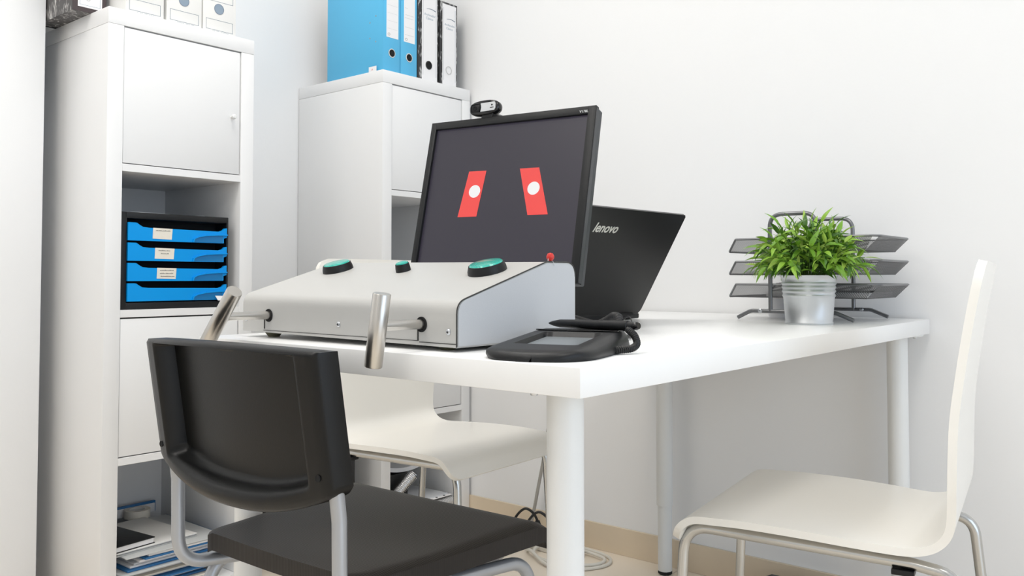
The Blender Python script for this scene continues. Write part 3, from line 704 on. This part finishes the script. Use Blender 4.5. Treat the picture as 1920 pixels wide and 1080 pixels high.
finish('tether', tube(B(), catmull([(-.69, 1.07, .757), (-.664, 1.05, .767), (-.648, 1.035, .764), (-.632, 1.01, .756)], 8), .0010, 8), M_cable_b, cord)
cab = thing('laptop_cable_bundle', 'bundle of black cables lying behind the console below the laptop', 'cable', (0, 0, 0))
for k in range(3):
    finish('cable', tube(B(), catmull([(-.86, 1.19+.012*k, DZ+.033-.006*k), (-.822, 1.17+.01*k, DZ+.029-.006*k), (-.79, 1.155+.008*k, DZ+.026-.006*k), (-.755, 1.135+.008*k, DZ+.027-.006*k), (-.73, 1.125+.01*k, DZ+.018-.005*k), (-.74, 1.16+.01*k, DZ+.004)], 8), .0033, 10), M_cable_b, cab)
finish('cable_tie', lathe(B(), [(.011, -.003), (.012, -.003), (.012, .003), (.011, .003), (.011, -.003)], 16, frame((-.760, 1.140, DZ+.022), (0, 1, 0), (0, 0, 1)), caps=False), M_rubber, cab)
t = thing('power_adapter', 'white cable plug standing behind the right end of the console', 'plug', (-.83, 1.17, DZ)); finish('body', box(B(), -.02, .02, -.015, .02, 0, .024, .003), M_cable_w, t)
finish('lead', tube(B(), catmull([(.0, -.02, .012), (.01, -.045, .02), (.02, -.06, .012), (.025, -.05, .004)], 6), .003, 8), M_cable_w, t)

# ================================================================== PLANT
pc = Vector((-.690, 1.803, DZ))
pot = thing('potted_plant', 'green leafy bamboo style plant in a ribbed zinc pot on the desk', 'plant', tuple(pc))
pp = [(.001, .001), (.046, .001), (.0478, 0), (.0488, .002), (.0488, .005), (.0478, .006), (.0516, .056), (.0530, .0585), (.0542, .0605), (.0530, .0625), (.0519, .0650), (.0534, .0675), (.0548, .0695), (.0536, .0715), (.0525, .0737), (.0540, .0758), (.0555, .0778), (.0542, .0799), (.0531, .082), (.0546, .0840), (.0560, .086), (.0548, .088), (.0540, .0905), (.0572, .1000), (.0592, .1012), (.0592, .1030), (.0565, .1030), (.0530, .085)]
finish('zinc_pot', lathe(B(), pp, 56, caps=False), M_zinc, pot, ang=60)
finish('soil', lathe(B(), [(.054, .088), (.05, .092), (.02, .094), (.001, .094)], 28), M_soil, pot)
def leafmesh(L_, W_, bend, m):
    bm = B(); n = 6; rows = []
    for i in range(n+1):
        t_ = i/n; wd = W_*math.sin(PI*min(1, t_**.75))**.9*.5 if 0 < t_ < 1 else .0002
        y_ = L_*t_; z = -bend*t_*t_*L_
        rows.append([bm.verts.new((-wd, y_, z+wd*.45)), bm.verts.new((0, y_, z)), bm.verts.new((wd, y_, z+wd*.45))])
    for a, b in zip(rows, rows[1:]):
        bm.faces.new((a[0], a[1], b[1], b[0])); bm.faces.new((a[1], a[2], b[2], b[1]))
    return bm
lmeshes = []
for k in range(12):
    o = finish('leaf', leafmesh(random.uniform(.026, .040), random.uniform(.0075, .0115), random.uniform(.1, .7), M_leafs[k % 4]), M_leafs[k % 4]); lmeshes.append(o.data); bpy.data.objects.remove(o)
leaves = []; stems = []
NST = 84
for i in range(NST):
    az = i*2.399+random.uniform(-.2, .2); el = math.acos(1-1.02*(i+.5)/NST)       # polar angle from vertical, 0..~90
    el = min(el, 1.5)
    R = random.uniform(.80, 1.05)
    h_ = .118; rx = .112
    tip = Vector((rx*math.sin(el)*math.cos(az)*R, rx*math.sin(el)*math.sin(az)*R, .100+h_*math.cos(el)*R+.012*math.sin(el)))
    b0 = Vector((.028*math.sin(el)*math.cos(az), .028*math.sin(el)*math.sin(az), .09))
    c1 = b0.lerp(tip, .5)+Vector((0, 0, .030*math.sin(el)))
    P = [((1-t_)**2)*b0+2*t_*(1-t_)*c1+t_*t_*tip for t_ in [q/8 for q in range(9)]]
    stems.append(P)
    for q in range(9):
        f = .28+.72*(q/8.); i0 = min(7, int(f*8)); p = P[i0].lerp(P[i0+1], f*8-i0); tg = (P[i0+1]-P[i0]).normalized()
        a2 = q*2.3+i; sd = tg.orthogonal().normalized(); sd = Matrix.Rotation(a2, 3, tg) @ sd
        d = (tg*random.uniform(.55, 1.)+sd*random.uniform(.5, .95)+Vector((0, 0, -.06))).normalized()
        if q == 8: d = (tg+sd*.2).normalized()
        leaves.append((p, d))
for P in stems: finish('stem', tube(B(), P, .0009, 5, cap=False), M_stem, pot)
def leafmat(p, d):
    nz = Vector((random.uniform(-.8, .8), random.uniform(-.8, .8), 1)); x_ = d.cross(nz).normalized(); z = x_.cross(d).normalized()
    m = Matrix.Identity(4)
    for i, a in enumerate((x_, d, z)):
        for k in range(3): m[k][i] = a[k]
    for k in range(3): m[k][3] = p[k]
    return m
camd = (Vector((0, 0, CAMH))-pc).normalized()
leaves.sort(key=lambda q: -(q[0]-Vector((0, 0, .1))).dot(camd))
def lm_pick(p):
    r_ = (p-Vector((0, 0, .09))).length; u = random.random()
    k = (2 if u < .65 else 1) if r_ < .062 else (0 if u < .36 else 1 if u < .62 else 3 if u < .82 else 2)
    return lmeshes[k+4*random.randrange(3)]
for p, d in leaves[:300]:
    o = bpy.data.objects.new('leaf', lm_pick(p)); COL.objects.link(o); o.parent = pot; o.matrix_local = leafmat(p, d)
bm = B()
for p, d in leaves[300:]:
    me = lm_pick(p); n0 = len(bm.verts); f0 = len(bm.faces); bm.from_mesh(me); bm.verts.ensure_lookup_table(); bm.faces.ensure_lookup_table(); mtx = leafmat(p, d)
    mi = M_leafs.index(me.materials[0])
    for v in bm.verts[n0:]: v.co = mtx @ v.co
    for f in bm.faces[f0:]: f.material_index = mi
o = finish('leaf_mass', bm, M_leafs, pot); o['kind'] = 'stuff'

# ================================================================== LETTER RACK
rack = thing('letter_rack', 'grey wire mesh letter rack with three trays behind the plant', 'letter rack', (-.76, 2.02, DZ))
def mesh_tray(z, lb):
    tr_x0, tr_x1, y0_, y1_ = -.165, .182, -.115, .12; hh_ = .030
    zb_ = z
    bt_out = [(tr_x0, y0_+.012), (tr_x1-.03, y0_+.012), (tr_x1-.03, y1_-.012), (tr_x0, y1_-.012)]
    rimp = [(tr_x0+.022, y0_, z+hh_), (tr_x1-.02, y0_, z+hh_+.0005), (tr_x1, y0_+.02, z+hh_), (tr_x1, y1_-.02, z+hh_), (tr_x1-.02, y1_, z+hh_), (tr_x0+.022, y1_, z+hh_)]
    frontp = [(tr_x0+.022, y0_, z+hh_), (tr_x0, y0_+.012, z+.001), (tr_x0, y1_-.012, z+.001), (tr_x0+.022, y1_, z+hh_)]
    tray = finish('tray', tube(tube(B(), fillet(rimp, .01, 4), .0024, 8), fillet(frontp, .006, 3), .0024, 8), M_gframe, rack); tray['label'] = lb
    bm = B(); wr = .00034
    def strip(A, Bv, C, Dv, n, m_):   # woven wires over quad A-B-C-D (diagonal)
        A, Bv, C, Dv = map(Vector, (A, Bv, C, Dv))
        L_ = (Bv-A).length; H_ = (Dv-A).length; st = .0050
        for sgn in (1, -1):
            k = -H_
            while k < L_+H_:
                s0, s1 = k, k+sgn*H_; t0, t1 = 0., 1.
                # clip in u
                def cl(s0, s1, t0, t1):
                    if s0 == s1: return None
                    pts = []
                    for lim in (0, L_):
                        tt = (lim-s0)/(s1-s0); pts.append(tt)
                    lo, hi = min(pts), max(pts); lo = max(lo, 0); hi = min(hi, 1)
                    return (lo, hi) if hi-lo > .02 else None
                c = cl(s0, s1, t0, t1)
                if c:
                    q = []
                    for tt in c:
                        u = (s0+(s1-s0)*tt)/L_; q.append((A.lerp(Bv, u)).lerp(Dv.lerp(C, u), tt))
                    dd = (q[1]-q[0]).normalized(); nn = ((Bv-A).cross(Dv-A)).normalized(); sd = dd.cross(nn)*wr
                    f = bm.faces.new([bm.verts.new(q[0]-sd), bm.verts.new(q[1]-sd), bm.verts.new(q[1]+sd), bm.verts.new(q[0]+sd)])
                k += st
    x0, x1 = tr_x0, tr_x1
    yb0, yb1 = y0_+.012, y1_-.012
    strip((x0, yb0, z), (x1-.03, yb0, z), (x1-.012, y0_, z+hh_), (x0+.022, y0_, z+hh_), 0, 0)
    strip((x0, yb1, z), (x1-.03, yb1, z), (x1-.012, y1_, z+hh_), (x0+.022, y1_, z+hh_), 0, 0)
    strip((x1-.03, yb0, z), (x1-.03, yb1, z), (x1, y1_-.01, z+hh_), (x1, y0_+.01, z+hh_), 0, 0)
    strip((x0, yb0, z), (x0, yb1, z), (x1-.03, yb1, z), (x1-.03, yb0, z), 0, 0)
    r_ = bmesh.ops.extrude_face_region(bm, geom=bm.faces[:]); bmesh.ops.translate(bm, verts=[v for v in r_['geom'] if isinstance(v, bmesh.types.BMVert)], vec=(0, .0003, -.0006))
    o = finish('wire_mesh', bm, M_gmesh, tray, smooth=False); o['kind'] = 'stuff'
    finish('corner_plate', box(B(), x0+.03, x0+.10, y1_-.002, y1_, z+hh_-.006, z+hh_+.003), M_gframe, tray)
for z, lb in ((.052, 'bottom mesh tray'), (.105, 'middle mesh tray'), (.158, 'top mesh tray')): mesh_tray(z, lb)
for y_, nm in ((-.118, 'near'), (.123, 'far')):
    base_ = fillet([(-.137, y_-.0, .005), (-.105, y_-.0, .021), (.09, y_-.0, .021), (.130, y_-.0, .005)], .03, 6)
    bs_ = finish('base_bar', tube(B(), base_, .0045, 12), M_gframe, rack)
    for xx_ in (-.06, .09): finish('bolt', lathe(B(), [(.005, 0), (.005, .0015), (.003, .003)], 16, frame((xx_-.02, y_-.0042, .021), (1, 0, 0), (0, 0, 1)) @ Matrix.Scale(1, 4)), M_screw, bs_)
    arch = fillet([(-.057, y_, .018), (-.057, y_, .243), (.050, y_, .243), (.050, y_, .018)], .03, 8)
    finish('arch_tube', tube(B(), arch, .0048, 14), M_gframe, rack)
t = thing('paper_stack', 'papers lying in the bottom tray of the mesh letter rack', 'paper', (-.74, 2.02, DZ+.0535)); finish('sheets', box(B(), -.10, .13, -.09, .09, 0, .012, .001), M_paper, t); finish('black_cover_sheet', box(B(), -.06, .14, -.092, .088, .0122, .0142, .0005), M_blackp, t)
t = thing('leaflet_stack', 'leaflets with a blue print in the middle tray of the letter rack', 'paper', (-.76, 2.02, DZ+.1065)); finish('sheets', box(B(), -.13, .13, -.09, .09, 0, .006, .001), M_paper, t)
finish('blue_print', box(B(), -.128, -.07, -.085, -.02, .0061, .0065), M_bluf, t)
t = thing('paper_roll', 'white paper cup or roll standing under the letter rack', 'paper roll', (-.86, 2.08, DZ)); finish('roll', lathe(B(), [(.03, 0), (.036, 0), (.036, .046), (.03, .046), (.03, 0)], 32, caps=False), M_paper, t); finish('core', lathe(B(), [(.027, .0), (.03, 0), (.03, .045), (.027, .045), (.027, 0)], 24, caps=False), M_card, t)
t['label'] = 'white paper roll standing under the mesh letter rack'

# ================================================================== WHITE CHAIRS
inner = [(.010, .404), (.004, .416), (-.003, .429), (-.015, .4405), (-.033, .448), (-.067, .450), (-.116, .4515), (-.195, .4505), (-.269, .4475), (-.325, .445), (-.352, .4475), (-.372, .457), (-.3845, .474), (-.3885, .50), (-.390, .548), (-.393, .62), (-.400, .678), (-.409, .737), (-.419, .794), (-.430, .848)]
def white_chair(label, loc, rot, topz, seatw=.195, dz=0.):
    t = thing('white_chair', label, 'chair', loc, rot)
    pr = [(x_, z if z < .5 else .5+(z-.5)*(topz-.5)/(.848-.5)) for x_, z in inner]
    P = catmull([(x_, 0, z) for x_, z in pr], 5); n = len(P)-1
    al = [0.]
    for i in range(n): al.append(al[-1]+(P[i+1]-P[i]).length)
    TL = al[-1]; th = .0115
    def at(i, side):
        i = max(0, min(n, i)); tg = (P[min(i+1, n)]-P[max(i-1, 0)]).normalized(); nn = Vector((-tg.z, 0, tg.x))
        if nn.x < 0 and i > n*.7: pass
        return P[i], nn
    def hw(i):
        s_ = al[i]; r = .035; w_ = seatw
        q = s_/TL
        w_ -= .012*math.exp(-((q-.5)/.1)**2)
        w_ -= .016*max(0, (q-.6)/.4)
        for e in (s_, TL-s_):
            if e < r: w_ -= r-math.sqrt(max(0, r*r-(r-e)**2))
        return w_
    def top(u, v):
        i = round(u*n); p, nn = at(i, 0); y = (2*v-1)*hw(i); return Vector((p.x, y, p.z))+nn*(-.0)
    def bot(u, v):
        i = round(u*n); p, nn = at(i, 0); y = (2*v-1)*hw(i); return Vector((p.x, y, p.z))+nn*th
    finish('shell', solidgrid(B(), n, 14, top, bot), M_white, t, ang=50)
    r = .0085; ry = seatw-.034
    for sy in (-1, 1):
        pts = fillet([(.015, sy*(ry+.012), .004), (-.006, sy*ry, .424), (-.34, sy*ry, .418), (-.400, sy*(ry+.006), .412), (-.440, sy*(ry+.02), .004)], .045, 8)
        lg = finish('leg_frame', tube(B(), pts, r, 16), M_chrome, t)
        for q in (pts[0], pts[-1]): finish('foot_cap', lathe(B(), [(.0095, 0), (.0105, .004), (.0105, .02)], 16, Matrix.Translation((q.x, q.y, 0))), M_rubber, lg)
        finish('spacer_block', box(B(), -.345, -.315, sy*ry-.012, sy*ry+.012, .402, .4095, .001), M_blackp, lg)
    for xx_ in (-.07, -.30): finish('cross_bar', tube(B(), [(xx_, -ry, .4225), (xx_, ry, .4225)], .0065, 12), M_chrome, t)
    return t
b_ = .15
white_chair('white moulded plywood chair at the right side of the desk', (-.719, 1.418, 0), PI+b_, .848)
white_chair('white moulded plywood chair tucked under the left side of the desk', (-1.255, 1.480, 0), .05, .868)

# ================================================================== BLACK CHAIR
ch = thing('black_chair', 'black plastic visitor chair with grey tube frame in front of the desk', 'chair', (-1.041, .690, 0), .03)
HW = .196
def seatpt(u, v, top):
    # v: 0 rear .. 1 front
    wf = .178+.05*v; wf -= .018*max(0, 1-v/.08)**2
    x_ = (2*u-1)*wf+.004; y_ = .03+.375*v
    z = .440+.006*v-.012*math.exp(-((v-.35)/.3)**2)*math.cos((2*u-1)*1.4)
    fr = max(0, (v-.86)/.14); z -= .034*fr**2.2; y_ -= .012*fr**3
    ed = max(0, (abs(2*u-1)-.9)/.1); z -= .006*ed**2
    if not top: z -= .026 if fr < .2 else .026-.010*fr
    return Vector((x_, y_, z))
finish('seat', solidgrid(B(), 28, 36, lambda u, v: seatpt(u, v, 1), lambda u, v: seatpt(u, v, 0)), M_seat, ch, ang=50)
BT, BBs, BBc = .7365, .556, .516
def backpt(u, v, rear):
    k = 2*u-1; zt_ = BT-.004*k*k; zb_ = BBc+(BBs-BBc)*abs(k)**2.4
    if abs(k) > .93: zb_ += .008*((abs(k)-.93)/.07)**2
    z = zb_+(zt_-zb_)*v
    lean = -.036*((z-.5)/.23)
    x_ = k*HW*(1.0-.005*v); bow = -.022*(1-k*k)
    y_ = .018+lean+bow
    if rear:
        dx_ = (1-abs(k))*HW; dzt = zt_-z; dzb = (z-zb_)*.85
        m_ = max(1-max(0, (dx_-.036))/.010, 1-max(0, dzt-.006)/.004 if dzt < .012 else 0, 1-max(0, dzb-.018)/.014)
        m_ = max(0, min(1, m_)); m_ = m_*m_*(3-2*m_)
        edge = min(dx_, dzt+.002, dzb+.002); rnd = min(1, edge/.006) if edge < .006 else 1
        y_ -= .005+.030*m_*(.75+.25*rnd)
    return Vector((x_, y_, z))
# non-uniform sampling so the rim is crisp
us = [0, .008, .02, .045, .068, .078, .088, .098, .115]+[.14+.72*i/22 for i in range(23)]+[.885, .902, .912, .922, .932, .955, .98, .992, 1]
vs_ = [0, .02, .05, .09, .115, .14, .165, .19, .22]+[.26+.66*i/14 for i in range(15)]+[.94, .952, .962, .972, .985, 1]
bk = finish('backrest', solidgrid(B(), len(us)-1, len(vs_)-1, lambda u, v: backpt(us[round(u*(len(us)-1))], vs_[round(v*(len(vs_)-1))], 0), lambda u, v: backpt(us[round(u*(len(us)-1))], vs_[round(v*(len(vs_)-1))], 1)), M_bback, ch, ang=70)
for sx in (-1, 1):
    p = backpt(.5+sx*.455, .16, 1)
    finish('screw_hole', lathe(B(), [(.0045, 0), (.0045, .0012)], 16, frame((p.x, p.y-.0006, p.z), (1, 0, 0), (0, 0, 1)) @ Matrix.Scale(1, 4)), M_hole, bk)
for sx in (-1, 1):
    px_ = .181 if sx > 0 else -.186
    pts = fillet([(px_-.0, -.013, .60), (px_, -.002, .52), (px_, .0, .392), (px_-sx*.028, .10, .388), (px_-sx*.02, .34, .392)], .045, 8)
    po = finish('back_post', tube(B(), pts, .0098, 18), M_gtube, ch)
    finish('rear_leg', tube(B(), fillet([(px_-sx*.02, .16, .394), (px_-sx*.01, .06, .390), (px_+sx*.01, -.09, .0)], .05, 8), .0098, 16), M_gtube, ch)
    finish('front_leg', tube(B(), fillet([(px_-sx*.0, .20, .392), (px_+sx*.02, .355, .385), (px_+sx*.03, .44, .0)], .05, 8), .0098, 16), M_gtube, ch)
for y_ in (.12, .32): finish('cross_bar', tube(B(), [(-.16, y_, .392), (.17, y_, .392)], .009, 14), M_gtube, ch)

# ================================================================== FLOOR CABLES
t = thing('power_strip', 'white power strip lying on the floor by the back wall', 'power strip', (-1.61, 2.085, 0), -.10)
finish('body', box(B(), -.13, .13, -.025, .025, 0, .038, .005), M_cable_w, t)
for k in range(4): finish('socket', lathe(B(), [(.018, 0), (.018, .002), (.015, .002)], 20, Matrix.Translation((-.09+.055*k, 0, .037))), M_cable_w, t)
finish('red_switch', box(B(), .112, .126, -.008, .008, .037, .043, .001), M_red, t)
for k in range(2):
    q = thing('plug', ['black plug in the power strip, left one', 'black plug in the power strip, right one'][k], 'plug', (-1.645+.055*k, 2.0885-.0055*k, .0395), 0)
    finish('plug_body', lathe(B(), [(.016, 0), (.017, .012), (.010, .032), (.006, .042)], 20), M_blackp, q)
    finish('lead', tube(B(), catmull([(0, 0, .04), (-.01, -.01, .065), (-.035, -.02, .075), (-.06, -.035, .045), (-.065, -.045, .0), (-.05, -.05, -.034)], 8), .004, 8), M_cable_b, q)
q = thing('floor_cable', 'white cable coiled on the floor tiles right of the near leg', 'cable', (0, 0, 0))
finish('loop', tube(B(), catmull([(-1.64, 2.03, .006), (-1.60, 2.0, .02), (-1.50, 1.96, .006), (-1.42, 2.0, .005), (-1.385, 2.07, .005), (-1.41, 2.13, .005), (-1.48, 2.15, .006), (-1.56, 2.13, .012), (-1.62, 2.06, .014), (-1.57, 1.985, .014), (-1.47, 1.975, .014), (-1.40, 2.04, .012), (-1.41, 2.10, .012), (-1.5, 2.12, .012)], 10), .0048, 10), M_cable_w, q)
q = thing('hanging_cable', 'grey cable hanging down the back wall to the floor behind the desk', 'cable', (0, 0, 0))
finish('lead', tube(B(), catmull([(-1.630, 2.16, .66), (-1.638, 2.16, .56), (-1.646, 2.16, .455), (-1.658, 2.16, .354), (-1.677, 2.16, .252), (-1.697, 2.16, .166), (-1.718, 2.16, .079), (-1.735, 2.15, .02), (-1.79, 2.12, .006)], 10), .0052, 10), M_cable_g, q)
finish('clip', box(B(), -1.645, -1.615, 2.155, 2.1995, .64, .665, .002), M_cable_g, q)
q = thing('footrest', 'low black plastic box on the floor under the right chair', 'footrest', (-.86, 2.03, 0), .0)
finish('body', prism(B(), [(-.13, 0), (.16, 0), (.16, .055), (.13, .074), (-.05, .074), (-.13, .03)], -.10, .08, lambda u, v, w_: Vector((u, w_, v))), M_blackp, q)
finish('ribs', box(box(B(), -.04, .12, -.06, -.055, .074, .076), -.04, .12, .03, .035, .074, .076), M_blackg, q)
bpy.context.view_layer.update()
